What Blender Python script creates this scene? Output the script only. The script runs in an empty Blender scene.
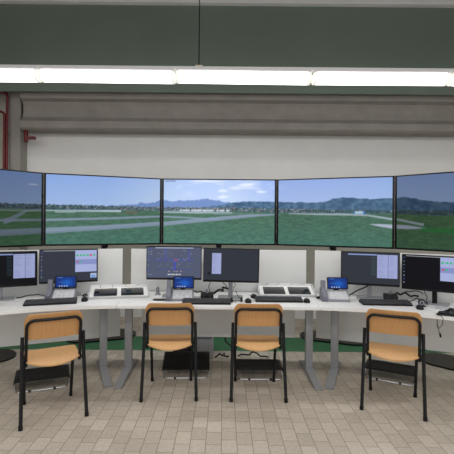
import bpy, bmesh, math, random
import numpy as np
from mathutils import Vector, Matrix
random.seed(7)
rng = np.random.RandomState(11)
R = math.radians
sc = bpy.context.scene
col = sc.collection
PI = math.pi

# ------------------------------------------------------------------ camera
cam = bpy.data.cameras.new('camera')
cam_ob = bpy.data.objects.new('camera', cam)
col.objects.link(cam_ob)
CAMH = 1.48
cam.sensor_width = 36.0
cam.lens = 36.0 * 405 / 454
cam.shift_x = 8.0 / 454
cam.shift_y = -5.5 / 454
cam.clip_start = 0.05
cam_ob.matrix_world = Matrix.Translation((0, 0, CAMH)) @ Matrix.Rotation(R(90), 4, 'X') @ Matrix.Rotation(R(0.5), 4, 'Z')
sc.camera = cam_ob

# ------------------------------------------------------------------ world, lights, exposure
w = bpy.data.worlds.new('world')
sc.world = w
w.use_nodes = True
w.node_tree.nodes['Background'].inputs['Color'].default_value = (0.95, 0.98, 1.0, 1)
w.node_tree.nodes['Background'].inputs['Strength'].default_value = 0.82
sc.view_settings.view_transform = 'Standard'
sc.view_settings.look = 'None'
sc.view_settings.exposure = 0.0
sc.view_settings.gamma = 1.0


def area(name, loc, sx, sy, power, color=(1, 0.985, 0.96), rot=(0, 0, 0)):
    l = bpy.data.lights.new(name, 'AREA')
    l.shape = 'RECTANGLE'
    l.size, l.size_y = sx, sy
    l.energy = power
    l.color = color
    o = bpy.data.objects.new(name, l)
    o.location = loc
    o.rotation_euler = rot
    col.objects.link(o)
    return o


area('hall_light_row', (0, 1.5, 3.9), 9.0, 0.5, 100)
area('hall_light_row', (0, -1.8, 3.9), 9.0, 0.5, 150)
area('bay_light_row', (0, 4.42, 2.96), 7.4, 0.14, 36)


# ------------------------------------------------------------------ materials
def lin(c):
    return tuple((x / 12.92 if x <= 0.04045 else ((x + 0.055) / 1.055) ** 2.4) for x in c)


def S(r, g, b):
    return lin((r / 255, g / 255, b / 255))


def nset(node, **kw):
    for k, v in kw.items():
        node.inputs[k].default_value = v


def mat(name, c, rough=0.5, metal=0.0, noise=0.0, scale=20.0, bump=0.0, spec=0.5, stretch=None):
    m = bpy.data.materials.new(name)
    m.use_nodes = True
    nt = m.node_tree
    b = nt.nodes['Principled BSDF']
    b.inputs['Base Color'].default_value = (*c, 1)
    b.inputs['Roughness'].default_value = rough
    b.inputs['Metallic'].default_value = metal
    b.inputs['Specular IOR Level'].default_value = spec
    if noise or bump:
        tc = nt.nodes.new('ShaderNodeTexCoord')
        nz = nt.nodes.new('ShaderNodeTexNoise')
        nset(nz, Scale=scale, Detail=5.0, Roughness=0.6)
        src = tc.outputs['Object']
        if stretch:
            mp = nt.nodes.new('ShaderNodeMapping')
            mp.inputs['Scale'].default_value = stretch
            nt.links.new(src, mp.inputs['Vector'])
            src = mp.outputs['Vector']
        nt.links.new(src, nz.inputs['Vector'])
        if noise:
            rp = nt.nodes.new('ShaderNodeValToRGB')
            rp.color_ramp.elements[0].position = 0.3
            rp.color_ramp.elements[1].position = 0.7
            rp.color_ramp.elements[0].color = (*[x * (1 - noise) for x in c], 1)
            rp.color_ramp.elements[1].color = (*[min(1, x * (1 + noise)) for x in c], 1)
            nt.links.new(nz.outputs['Fac'], rp.inputs['Fac'])
            nt.links.new(rp.outputs['Color'], b.inputs['Base Color'])
        if bump:
            bp = nt.nodes.new('ShaderNodeBump')
            nset(bp, Strength=bump, Distance=0.01)
            nt.links.new(nz.outputs['Fac'], bp.inputs['Height'])
            nt.links.new(bp.outputs['Normal'], b.inputs['Normal'])
    return m


def emis(name, c, strength):
    m = bpy.data.materials.new(name)
    m.use_nodes = True
    b = m.node_tree.nodes['Principled BSDF']
    b.inputs['Base Color'].default_value = (0.8, 0.8, 0.8, 1)
    b.inputs['Roughness'].default_value = 0.5
    b.inputs['Emission Color'].default_value = (*c, 1)
    b.inputs['Emission Strength'].default_value = strength
    return m


def screen_mat(name, strength):
    m = bpy.data.materials.new(name)
    m.use_nodes = True
    nt = m.node_tree
    b = nt.nodes['Principled BSDF']
    b.inputs['Base Color'].default_value = (0.004, 0.004, 0.005, 1)
    b.inputs['Roughness'].default_value = 0.4
    b.inputs['Specular IOR Level'].default_value = 0.10
    a = nt.nodes.new('ShaderNodeAttribute')
    a.attribute_name = 'picture'
    nt.links.new(a.outputs['Color'], b.inputs['Emission Color'])
    b.inputs['Emission Strength'].default_value = strength
    return m


def floor_mat():
    m = bpy.data.materials.new('klinker_tiles')
    m.use_nodes = True
    nt = m.node_tree
    N, L = nt.nodes, nt.links
    b = N['Principled BSDF']
    tc = N.new('ShaderNodeTexCoord')
    mp = N.new('ShaderNodeMapping')
    mp.inputs['Rotation'].default_value = (0, 0, R(90.6))
    L.new(tc.outputs['Object'], mp.inputs['Vector'])
    br = N.new('ShaderNodeTexBrick')
    br.offset = 0.37
    br.offset_frequency = 2
    br.squash = 1.0
    nset(br, Scale=1.0)
    br.inputs['Brick Width'].default_value = 0.158
    br.inputs['Row Height'].default_value = 0.104
    br.inputs['Mortar Size'].default_value = 0.0030
    br.inputs['Mortar Smooth'].default_value = 0.3
    br.inputs['Color1'].default_value = (*S(200, 190, 176), 1)
    br.inputs['Color2'].default_value = (*S(181, 171, 157), 1)
    br.inputs['Mortar'].default_value = (*S(146, 136, 124), 1)
    L.new(mp.outputs['Vector'], br.inputs['Vector'])
    nz = N.new('ShaderNodeTexNoise')
    nset(nz, Scale=1.3, Detail=4.0)
    L.new(tc.outputs['Object'], nz.inputs['Vector'])
    nz2 = N.new('ShaderNodeTexNoise')
    nset(nz2, Scale=45.0, Detail=3.0)
    L.new(tc.outputs['Object'], nz2.inputs['Vector'])
    add = N.new('ShaderNodeMath'); add.operation = 'ADD'
    L.new(nz.outputs['Fac'], add.inputs[0]); L.new(nz2.outputs['Fac'], add.inputs[1])
    mr = N.new('ShaderNodeMapRange')
    nset(mr, **{'From Min': 0.7, 'From Max': 1.3, 'To Min': 0.86, 'To Max': 1.12})
    L.new(add.outputs[0], mr.inputs['Value'])
    # painted green band across the floor
    sx = N.new('ShaderNodeSeparateXYZ')
    L.new(tc.outputs['Object'], sx.inputs[0])
    g1 = N.new('ShaderNodeMath'); g1.operation = 'GREATER_THAN'; g1.inputs[1].default_value = 4.63
    g2 = N.new('ShaderNodeMath'); g2.operation = 'LESS_THAN'; g2.inputs[1].default_value = 5.19
    L.new(sx.outputs['Y'], g1.inputs[0]); L.new(sx.outputs['Y'], g2.inputs[0])
    gm = N.new('ShaderNodeMath'); gm.operation = 'MULTIPLY'
    L.new(g1.outputs[0], gm.inputs[0]); L.new(g2.outputs[0], gm.inputs[1])
    mx = N.new('ShaderNodeMix'); mx.data_type = 'RGBA'
    L.new(gm.outputs[0], mx.inputs['Factor'])
    L.new(br.outputs['Color'], mx.inputs[6])
    mx.inputs[7].default_value = (*S(60, 116, 80), 1)
    vm = N.new('ShaderNodeVectorMath'); vm.operation = 'SCALE'
    L.new(mx.outputs[2], vm.inputs[0]); L.new(mr.outputs[0], vm.inputs['Scale'])
    L.new(vm.outputs[0], b.inputs['Base Color'])
    b.inputs['Roughness'].default_value = 0.55
    b.inputs['Specular IOR Level'].default_value = 0.35
    bp = N.new('ShaderNodeBump')
    nset(bp, Strength=0.35, Distance=0.004)
    inv = N.new('ShaderNodeMath'); inv.operation = 'SUBTRACT'; inv.inputs[0].default_value = 1.0
    L.new(br.outputs['Fac'], inv.inputs[1])
    L.new(inv.outputs[0], bp.inputs['Height'])
    L.new(bp.outputs['Normal'], b.inputs['Normal'])
    return m


M = dict(
    floor=floor_mat(),
    ceiling=mat('ceiling_concrete', S(150, 148, 145), 0.9, noise=0.12, scale=3),
    white_wall=mat('white_wall_paint', S(232, 231, 229), 0.8, noise=0.03, scale=2),
    taupe=mat('taupe_wall_paint', S(186, 183, 173), 0.85, noise=0.06, scale=4),
    mauve=mat('side_wall_paint', S(150, 132, 128), 0.85, noise=0.08, scale=4),
    concrete=mat('raw_concrete', S(154, 149, 143), 0.9, noise=0.11, scale=5, bump=0.2, stretch=(0.7, 1, 1.0)),
    green=mat('dark_green_paint', S(112, 125, 114), 0.55, noise=0.05, scale=1.5),
    flange=mat('pale_grey_paint', S(236, 235, 236), 0.6),
    white=mat('white_laminate', S(240, 240, 239), 0.35, noise=0.015, scale=3),
    panel=mat('white_panel', S(234, 235, 234), 0.5, noise=0.015, scale=3),
    greymetal=mat('grey_steel', S(160, 162, 166), 0.45, 0.2, noise=0.05, scale=12),
    black=mat('black_plastic', (0.007, 0.007, 0.008), 0.42, noise=0.1, scale=30, spec=0.28),
    blackmetal=mat('black_powder_coat', (0.008, 0.009, 0.011), 0.42, noise=0.1, scale=40, spec=0.3),
    blackplate=mat('black_glossy_plate', (0.008, 0.009, 0.009), 0.3, spec=0.3, noise=0.08, scale=6),
    dark=mat('dark_grey_plastic', (0.026, 0.029, 0.035), 0.5, noise=0.1, scale=30, spec=0.3),
    key=mat('keycap_black', (0.05, 0.052, 0.056), 0.6, noise=0.1, scale=60),
    silver=mat('silver_plastic', S(150, 153, 158), 0.35, 0.5, noise=0.04, scale=30),
    grey=mat('grey_plastic', S(140, 142, 150), 0.5, noise=0.04, scale=30),
    lightgrey=mat('light_grey_plastic', S(190, 191, 196), 0.5, noise=0.04, scale=30),
    handset=mat('slate_grey_plastic', S(118, 120, 132), 0.5, noise=0.05, scale=30),
    chrome=mat('chrome', (0.7, 0.7, 0.7), 0.15, 1.0, noise=0.03, scale=30),
    glass=mat('black_glass', (0.01, 0.01, 0.012), 0.12, noise=0.2, scale=8),
    wood=mat('beech_plywood', S(204, 152, 98), 0.42, noise=0.09, scale=14, stretch=(9, 1, 0.7)),
    seatwood=mat('beech_plywood_seat', S(214, 166, 112), 0.4, noise=0.08, scale=14, stretch=(9, 0.7, 1)),
    red=mat('red_pipe_paint', S(104, 18, 28), 0.45, noise=0.1, scale=20),
    keypad=mat('pale_keypad', S(205, 206, 210), 0.5, noise=0.03, scale=30),
    paper=mat('white_paper', S(228, 228, 226), 0.8, noise=0.02, scale=20),
    cream=mat('cream_end_cap', S(220, 212, 186), 0.5, noise=0.03, scale=20),
    tower=mat('grey_computer_case', S(168, 171, 176), 0.5, 0.1, noise=0.05, scale=20),
    tube=emis('fluorescent_diffuser', (1.0, 0.985, 0.965), 3.2),
    cap=emis('fluorescent_end_cap', (1.0, 0.96, 0.84), 0.62),
)


# ------------------------------------------------------------------ mesh builder
class MB:
    def __init__(self):
        self.bm = bmesh.new()

    def box(self, c, s, bev=0.0, rot=None, seg=2):
        vs = bmesh.ops.create_cube(self.bm, size=1.0)['verts']
        bmesh.ops.scale(self.bm, vec=s, verts=vs)
        if bev:
            es = list({e for v in vs for e in v.link_edges})
            r = bmesh.ops.bevel(self.bm, geom=es, offset=bev, segments=seg, profile=0.5, affect='EDGES')
            vs = list({v for f in r['faces'] for v in f.verts} | {v for v in vs if v.is_valid})
        if rot is not None:
            bmesh.ops.rotate(self.bm, cent=(0, 0, 0), matrix=rot, verts=vs)
        bmesh.ops.translate(self.bm, vec=c, verts=vs)
        return self

    def cyl(self, a, b, r, r2=None, n=20):
        a, b = Vector(a), Vector(b)
        d = b - a
        q = Vector((0, 0, 1)).rotation_difference(d.normalized()).to_matrix()
        vs = bmesh.ops.create_cone(self.bm, cap_ends=True, segments=n, radius1=r,
                                   radius2=r if r2 is None else r2, depth=d.length)['verts']
        bmesh.ops.rotate(self.bm, cent=(0, 0, 0), matrix=q, verts=vs)
        bmesh.ops.translate(self.bm, vec=(a + b) / 2, verts=vs)
        return self

    def tube(self, pts, r, n=10, closed=False):
        pts = [Vector(p) for p in pts]
        rings = []
        N = len(pts)
        prev = None
        for i, p in enumerate(pts):
            if closed:
                t = (pts[(i + 1) % N] - pts[i - 1]).normalized()
            elif i == 0:
                t = (pts[1] - p).normalized()
            elif i == N - 1:
                t = (p - pts[-2]).normalized()
            else:
                t = ((pts[i + 1] - p).normalized() + (p - pts[i - 1]).normalized()).normalized()
            if prev is None:
                up = Vector((0, 0, 1)) if abs(t.z) < 0.9 else Vector((1, 0, 0))
                u = t.cross(up).normalized()
            else:
                u = (prev - t * prev.dot(t)).normalized()
            prev = u
            v = t.cross(u)
            rings.append([self.bm.verts.new(p + (u * math.cos(2 * PI * k / n) + v * math.sin(2 * PI * k / n)) * r) for k in range(n)])
        for i in range(N if closed else N - 1):
            A, B = rings[i], rings[(i + 1) % N]
            for k in range(n):
                self.bm.faces.new((A[k], A[(k + 1) % n], B[(k + 1) % n], B[k]))
        if not closed:
            self.bm.faces.new(rings[0][::-1]); self.bm.faces.new(rings[-1])
        return self

    def prism(self, poly, z0, z1, bev=0.0):
        lo = [self.bm.verts.new((x, y, z0)) for x, y in poly]
        hi = [self.bm.verts.new((x, y, z1)) for x, y in poly]
        n = len(poly)
        fs = [self.bm.faces.new(lo[::-1]), self.bm.faces.new(hi)]
        for i in range(n):
            fs.append(self.bm.faces.new((lo[i], lo[(i + 1) % n], hi[(i + 1) % n], hi[i])))
        if bev:
            es = list(fs[0].edges) + list(fs[1].edges)
            bmesh.ops.bevel(self.bm, geom=es, offset=bev, segments=2, profile=0.5, affect='EDGES')
        return self

    def side_prism(self, prof, x0, x1):
        """profile in (y, z) swept along x"""
        a = [self.bm.verts.new((x0, y, z)) for y, z in prof]
        b = [self.bm.verts.new((x1, y, z)) for y, z in prof]
        n = len(prof)
        self.bm.faces.new(a); self.bm.faces.new(b[::-1])
        for i in range(n):
            self.bm.faces.new((a[i], b[i], b[(i + 1) % n], a[(i + 1) % n]))
        return self

    def sheet(self, f, nu, nv, th):
        """f(u,v) -> (point, normal); a plate of thickness th"""
        T, B = [], []
        for i in range(nu + 1):
            t, b = [], []
            for j in range(nv + 1):
                p, n = f(i / nu, j / nv)
                p, n = Vector(p), Vector(n).normalized()
                t.append(self.bm.verts.new(p + n * th / 2)); b.append(self.bm.verts.new(p - n * th / 2))
            T.append(t); B.append(b)
        nf = self.bm.faces.new
        for i in range(nu):
            for j in range(nv):
                nf((T[i][j], T[i + 1][j], T[i + 1][j + 1], T[i][j + 1]))
                nf((B[i][j], B[i][j + 1], B[i + 1][j + 1], B[i + 1][j]))
        for i in range(nu):
            nf((T[i][0], B[i][0], B[i + 1][0], T[i + 1][0]))
            nf((T[i][nv], T[i + 1][nv], B[i + 1][nv], B[i][nv]))
        for j in range(nv):
            nf((T[0][j], T[0][j + 1], B[0][j + 1], B[0][j]))
            nf((T[nu][j], B[nu][j], B[nu][j + 1], T[nu][j + 1]))
        return self

    def build(self, name, material, parent=None, smooth=True, loc=None, rot=None):
        me = bpy.data.meshes.new(name)
        bmesh.ops.recalc_face_normals(self.bm, faces=self.bm.faces)
        self.bm.to_mesh(me)
        self.bm.free()
        me.materials.append(material)
        o = bpy.data.objects.new(name, me)
        col.objects.link(o)
        if smooth:
            me.shade_smooth()
            try:
                me.set_sharp_from_angle(angle=R(35))
            except Exception:
                pass
        if parent:
            o.parent = parent
        if loc is not None:
            o.location = loc
        if rot is not None:
            o.rotation_euler = rot
        return o


def thing(name, label, cat, loc=(0, 0, 0), rz=0.0, group=None):
    o = bpy.data.objects.new(name, None)
    col.objects.link(o)
    o.location = loc
    o.rotation_euler = (0, 0, rz)
    o.empty_display_size = 0.1
    o['label'] = label
    o['category'] = cat
    if group:
        o['group'] = group
    return o


def tag(o, label, cat, group=None):
    o['label'] = label
    o['category'] = cat
    if group:
        o['group'] = group
    return o


def struct(o, label=None):
    o['kind'] = 'structure'
    if label:
        o['label'] = label
    return o


def copy_tree(o, parent=None):
    c = o.copy()
    col.objects.link(c)
    if parent:
        c.parent = parent
    for ch in list(o.children):
        copy_tree(ch, c)
    return c


def picture(name, img, wd, ht, m, parent, loc, rot=None):
    """flat lit picture: img is (rows, cols, 3) sRGB 0..255, top row first; faces -Y"""
    rows, cols = img.shape[:2]
    xs = np.linspace(-wd / 2, wd / 2, cols)
    zs = np.linspace(ht / 2, -ht / 2, rows)
    X, Z = np.meshgrid(xs, zs)
    v = np.stack([X.ravel(), np.zeros(X.size), Z.ravel()], 1)
    i = np.arange(rows * cols).reshape(rows, cols)
    f = np.stack([i[1:, :-1].ravel(), i[1:, 1:].ravel(), i[:-1, 1:].ravel(), i[:-1, :-1].ravel()], 1)
    me = bpy.data.meshes.new(name)
    me.from_pydata(v.tolist(), [], f.tolist())
    at = me.color_attributes.new('picture', 'FLOAT_COLOR', 'POINT')
    c = np.clip(img, 0, 255).reshape(-1, 3) / 255.0
    c = np.where(c <= 0.04045, c / 12.92, ((c + 0.055) / 1.055) ** 2.4)
    at.data.foreach_set('color', np.concatenate([c, np.ones((len(c), 1))], 1).astype(np.float32).ravel())
    me.materials.append(m)
    o = bpy.data.objects.new(name, me)
    col.objects.link(o)
    o.parent = parent
    o.location = loc
    if rot is not None:
        o.rotation_euler = rot
    return o


def RX(a):
    return Matrix.Rotation(R(a), 3, 'X')


def RZ(a):
    return Matrix.Rotation(R(a), 3, 'Z')


def rrect(wd, dp, r, n=6, c=(0, 0)):
    p = []
    for (sx, sy, a0) in ((1, 1, 0), (-1, 1, 90), (-1, -1, 180), (1, -1, 270)):
        for k in range(n + 1):
            a = R(a0 + 90 * k / n)
            p.append((c[0] + sx * (wd / 2 - r) + r * math.cos(a), c[1] + sy * (dp / 2 - r) + r * math.sin(a)))
    return p


# ------------------------------------------------------------------ the setting
struct(MB().box((0, 1.2, -0.05), (13, 10.6, 0.1)).build('floor', M['floor'], smooth=False),
       'beige klinker tile floor with a green painted band')
struct(MB().box((0, 1.2, 5.05), (13, 10.6, 0.1)).build('ceiling', M['ceiling'], smooth=False))
b = MB().box((0, 6.4, 2.5), (13, 0.3, 5.0))
struct(b.build('wall_back', M['taupe'], smooth=False), 'taupe rear wall of the hall')
struct(MB().box((1.65, 6.235, 2.03), (9.56, 0.03, 1.66)).build('wall_panel', M['white_wall'], smooth=False),
       'white upper wall behind the big displays')
struct(MB().box((-6.45, 1.2, 2.5), (0.1, 10.6, 5.0)).build('wall_left', M['mauve'], smooth=False))
struct(MB().box((6.45, 1.2, 2.5), (0.1, 10.6, 5.0)).build('wall_right', M['white_wall'], smooth=False))
struct(MB().box((1.8, 6.225, 0.065), (9.36, 0.05, 0.13), 0.006).build('baseboard_back', M['white_wall'], smooth=False))
# green painted downstand beam with a pale top flange
struct(MB().box((0, 5.78, 3.926), (12.6, 0.06, 1.238), 0.01).build('trim_1', M['green'], smooth=False),
       'deep dark green ceiling beam')
struct(MB().box((0, 5.79, 4.58), (12.6, 0.24, 0.07), 0.008).build('trim_2', M['flange'], smooth=False),
       'pale grey ledge on top of the green beam')
# concrete ring beam on the wall
prof = [(6.26, 2.808), (5.95, 2.805), (5.91, 2.83), (5.90, 2.925), (5.94, 2.955), (5.99, 3.0), (6.01, 3.09), (6.005, 3.18), (5.98, 3.225),
        (5.90, 3.255), (5.90, 3.37), (6.26, 3.40)]
struct(MB().side_prism(prof, -2.915, 6.3).build('trim_3', M['concrete'], smooth=False), 'weathered concrete beam with flanges above the white wall')
struct(MB().box((-3.041, 6.13, 1.75), (0.171, 0.26, 3.5), 0.012).build('trim_4', M['concrete'], smooth=False), 'raw concrete column on the left')

# red pipes and bracket on the left
def bent(x_top, z_top, xc, y, r=0.055):
    p = [(x_top, y, z_top)]
    for k in range(7):
        a = R(90 - 90 * k / 6)
        p.append((xc - r + r * math.cos(a), y, z_top - r + r * math.sin(a)))
    p.append((xc, y, 1.22))
    return p

for (xc, zt, y, lab) in ((-3.115, 3.345, 5.93, 'red painted conduit pipe with the higher bend beside the concrete column'),
                         (-3.155, 3.06, 5.93, 'red painted conduit pipe with the lower bend, left of the taller pipe')):
    t = thing('conduit_pipe', lab, 'pipe', (xc, y, 0), 0, 'red pipes on the left')
    pts = [(px - xc, 0, pz) for px, py, pz in bent(-4.6, zt, xc, y)]
    MB().tube(pts, 0.0185, 12).build('pipe', M['red'], t)
    for z in (1.35, 1.9, 2.75):
        MB().box((0, 0.16, z), (0.030, 0.30, 0.03), 0.004).build('clamp', M['greymetal'], t)
t = thing('wall_bracket', 'small red hook bracket with a ring at the corner under the concrete beam', 'bracket', (-2.86, 5.98, 2.70))
MB().box((0, 0, 0.02), (0.045, 0.05, 0.19), 0.006).build('mounting_plate', M['red'], t)
MB().side_prism([(-0.02, -0.035), (0.02, -0.035), (0.02, 0.01), (-0.02, 0.01)], 0.02, 0.14).build('arm', M['red'], t)
MB().tube([(0.085 + 0.022 * math.cos(2 * PI * k / 14), 0, 0.036 + 0.022 * math.sin(2 * PI * k / 14)) for k in range(14)], 0.004, 6, True).build('ring', M['chrome'], t)

# ------------------------------------------------------------------ fluorescent light row
LY = 4.45
t = thing('light_rail', 'long pale suspension rail with a thin black cord above the light row', 'rail', (0, LY, 3.135))
MB().box((0.1, 0, 0.018), (7.9, 0.075, 0.036), 0.004).build('rail', M['flange'], t)
MB().cyl((-0.235, 0, 0.05), (-0.235, 0, 1.865), 0.006, n=8).build('suspension_cord', M['black'], t)
MB().box((-0.235, 0, 0.045), (0.08, 0.05, 0.022), 0.004).build('cord_clamp', M['cream'], t)


def light_fixture(x, label, tilt):
    t = thing('fluorescent_light', label, 'light', (x, LY, 3.133), 0, 'fluorescent lights along the rail')
    t.rotation_euler = (0, R(tilt), 0)
    MB().box((0, 0, -0.014), (1.46, 0.13, 0.026), 0.004).build('housing', M['flange'], t)
    prof = [(-0.075, -0.028), (0.075, -0.028), (0.082, -0.055), (0.075, -0.105), (0.045, -0.128), (-0.045, -0.128), (-0.075, -0.105), (-0.082, -0.055)]
    MB().side_prism(prof, -0.706, 0.706).build('diffuser', M['tube'], t)
    p2 = [(y * 1.02, z * 1.015 + 0.0) for y, z in prof]
    for s in (-1, 1):
        MB().side_prism(p2, s * 0.706, s * 0.737).build('end_cap', M['cap'], t)
    return t


for x, lab, tl in ((-2.725, 'glowing fluorescent fixture at the far left end of the ceiling row', -0.1),
                   (-1.236, 'glowing fluorescent fixture left of the suspension cord, second from the left', 0.25),
                   (0.253, 'glowing fluorescent fixture just right of the suspension cord', 0.3),
                   (1.757, 'glowing fluorescent fixture right of centre, second from the right', -0.1),
                   (3.262, 'glowing fluorescent fixture at the far right end of the ceiling row', 0.0)):
    light_fixture(x, lab, tl)

# ------------------------------------------------------------------ airfield panorama for the large displays
PW, PH = 176, 100


def vnoise(x, seed=0):
    """smooth 1-D value noise"""
    r = np.random.RandomState(seed).rand(4096)
    i = np.floor(x).astype(int)
    f = x - i
    f = f * f * (3 - 2 * f)
    return r[i % 4096] * (1 - f) + r[(i + 1) % 4096] * f


def noise2(x, y, seed=0):
    r = np.random.RandomState(seed).rand(256, 256)
    xi, yi = np.floor(x).astype(int), np.floor(y).astype(int)
    fx, fy = x - xi, y - yi
    fx = fx * fx * (3 - 2 * fx); fy = fy * fy * (3 - 2 * fy)
    a = r[yi % 256, xi % 256]; b_ = r[yi % 256, (xi + 1) % 256]
    c = r[(yi + 1) % 256, xi % 256]; d = r[(yi + 1) % 256, (xi + 1) % 256]
    return (a * (1 - fx) + b_ * fx) * (1 - fy) + (c * (1 - fx) + d * fx) * fy


def airfield(k):
    u = np.linspace(0, 1, PW)[None, :].repeat(PH, 0)
    t = np.linspace(0, 1, PH)[:, None].repeat(PW, 1)
    U = u + k
    C = lambda *c: np.array(c, float)
    mixc = lambda img, m, c: img * (1 - m[..., None]) + np.asarray(c, float) * m[..., None]
    ip = lambda pts: np.interp(U, [p[0] for p in pts], [p[1] for p in pts])
    band = lambda lo, hi, s=0.008: np.clip((t - lo) / s + 0.5, 0, 1) * np.clip((hi - t) / s + 0.5, 0, 1)
    # sky
    top = ip([(0, 120), (1, 138), (1.5, 142), (2.1, 168), (2.6, 176), (3.02, 150), (3.6, 150), (4, 146), (5, 140)])[..., None] * C(1, 0, 0) \
        + ip([(0, 148), (1, 168), (1.5, 172), (2.1, 192), (2.6, 198), (3.02, 176), (4, 174), (5, 168)])[..., None] * C(0, 1, 0) \
        + ip([(0, 205), (1, 224), (2, 230), (2.3, 240), (3, 232), (5, 222)])[..., None] * C(0, 0, 1)
    low = top + C(18, 14, 2)
    img = top + (low - top) * np.clip(t / 0.42, 0, 1)[..., None]
    # clouds in the middle picture
    cl = noise2(U * 9, t * 16, 3) * 0.6 + noise2(U * 21, t * 34, 4) * 0.4
    m = np.clip((cl - 0.52) * 3.2, 0, 1) * np.clip(1 - np.abs(U - 2.55) / 0.55, 0, 1) * np.clip(1 - t / 0.36, 0, 1) * 1.2
    img = mixc(img, np.clip(m, 0, 0.85), C(226, 232, 246))
    for (cu, ct, ru, rt) in ((2.40, 0.02, 0.17, 0.022), (2.53, 0.17, 0.05, 0.03), (2.53, 0.27, 0.05, 0.03), (2.74, 0.07, 0.08, 0.03), (2.88, 0.18, 0.05, 0.02), (0.93, 0.16, 0.05, 0.012)):
        d = ((U - cu) / ru) ** 2 + ((t - ct) / rt) ** 2
        img = mixc(img, np.clip(1.2 - d, 0, 1) * 0.7, C(228, 235, 248))
    # far blue mountains
    jag = (vnoise(U * 22, 5) - .5) * 0.03 + (vnoise(U * 60, 6) - .5) * 0.014
    r1 = ip([(0, .46), (1, .445), (1.25, .43), (1.3, .44), (1.62, .425), (1.8, .375), (2.0, .335), (2.2, .318), (2.36, .30), (2.55, .335), (3, .36), (5, .42)]) + jag
    mm = np.clip((t - r1) / 0.012, 0, 1)
    img = mixc(img, mm * 0.9, C(104, 132, 186))
    snow = mm * np.clip((r1 + 0.035 - t) / 0.03, 0, 1) * np.clip(1 - np.abs(U - 2.32) / 0.25, 0, 1) * (noise2(U * 60, t * 60, 8) > .45)
    img = mixc(img, snow * 0.5, C(170, 185, 220))
    # nearer hills on the right
    jag2 = (vnoise(U * 14, 9) - .5) * 0.022 + (vnoise(U * 44, 10) - .5) * 0.012
    r2 = ip([(0, .6), (2.3, .45), (2.5, .385), (2.62, .345), (2.8, .325), (2.95, .33), (3.1, .335), (3.35, .345), (3.45, .325), (3.58, .27), (3.68, .285), (3.82, .315), (3.93, .30), (4.05, .285), (4.15, .32), (4.3, .36), (5, .40)]) + jag2
    mm = np.clip((t - r2) / 0.012, 0, 1) * np.clip((U - 2.3) / 0.25, 0, 1)
    hill = C(74, 104, 134) + (noise2(U * 40, t * 26, 12) - .5)[..., None] * C(34, 40, 34)
    img = img * (1 - mm[..., None]) + hill * mm[..., None]
    # town and treeline
    tt = ip([(0, .44), (1, .432), (2, .435), (2.6, .43), (3, .445), (4, .475), (4.3, .485), (5, .5)]) + (vnoise(U * 90, 13) - .5) * .02
    tb = ip([(0, .50), (1, .50), (2, .485), (2.6, .485), (3, .505), (3.6, .51), (4, .52), (4.3, .545), (5, .56)])
    mm = band(tt, tb)
    sp = noise2(U * 110, t * 90, 14)
    town = C(62, 86, 92) + (noise2(U * 50, t * 60, 15) - .5)[..., None] * C(40, 40, 40)
    img = img * (1 - mm[..., None]) + town * mm[..., None]
    dens = ip([(0, .86), (1, .78), (1.7, .70), (2.2, .60), (2.6, .62), (3, .66), (3.4, .7), (3.8, .8), (4.3, .84), (5, .9)])
    sm = mm * (sp > dens) * 0.6
    img = mixc(img, sm, C(176, 180, 192))
    sm = mm * (noise2(U * 100, t * 80, 16) > .74) * 0.55 * np.clip(1.4 - np.abs(U - 2.4), 0, 1)
    img = mixc(img, sm, C(150, 110, 110))
    # grass
    gm = np.clip((t - tb) / 0.008, 0, 1)
    g0 = C(74, 107, 88); g1 = C(71, 112, 99)
    gc = g0 + (g1 - g0) * np.clip((t - .5) / .5, 0, 1)[..., None]
    gc = gc + ((noise2(U * 26, t * 70, 17) - .5) * 20 + (noise2(U * 80, t * 120, 18) - .5) * 16)[..., None] * C(.8, 1, .8)
    side = ip([(0, 1), (.98, 1), (1.0, 0), (3.98, 0), (4.0, 1), (5, 1)])
    gc = gc + side[..., None] * C(2, 2, -14)
    img = img * (1 - gm[..., None]) + gc * gm[..., None]
    tar = C(138, 152, 176)

    def strip(ct, half, c, amt, lo=None, hi=None):
        nonlocal img
        m_ = band(ip(ct) - ip(half), ip(ct) + ip(half), 0.012) * amt
        if lo is not None:
            m_ = m_ * (U >= lo)
        if hi is not None:
            m_ = m_ * (U <= hi)
        img = mixc(img, m_, c)
    # narrow taxiway and wide runway crossing to the middle picture
    strip([(0, .69), (1, .652), (1.5, .622), (2, .583), (2.25, .60), (2.5, .625)], [(0, .018), (1, .017), (2, .014), (2.5, .010)], tar, .85, hi=2.5)
    strip([(0, .90), (.7, .825), (1, .805), (1.5, .757), (2, .697), (2.5, .607), (2.8, .556), (3, .538)],
          [(0, .05), (1, .040), (2, .030), (2.5, .030), (2.8, .022), (3, .01)], tar, .85, hi=3.0)
    strip([(0, .93), (.7, .845), (1, .83), (1.5, .775), (2, .71), (2.5, .617), (3, .54)], [(0, .008), (3, .004)], C(108, 122, 146), .6, hi=3.0)
    strip([(.70, .68), (.75, .655), (.88, .53), (1, .50)], [(.7, .04), (.78, .035), (.9, .012), (1, .01)], tar, .75, .70, 1)
    strip([(0, .535), (1, .525)], [(0, .008), (1, .010)], C(170, 180, 196), .6, hi=1.0)
    strip([(1, .518), (1.3, .515), (1.6, .51)], [(1, .006), (1.3, .01), (1.6, .014)], C(196, 206, 222), .85, 1.0, 1.64)
    strip([(1.05, .53), (1.25, .525)], [(1, .018), (1.25, .02)], C(150, 170, 176), .8, 1.07, 1.24)
    strip([(1.68, .525), (1.8, .525)], [(1.68, .012), (1.8, .012)], C(120, 92, 84), .8, 1.68, 1.79)
    strip([(2, .512), (2.6, .515)], [(2, .012), (2.3, .018), (2.6, .008)], C(170, 182, 200), .8, 2.0, 2.62)
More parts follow.
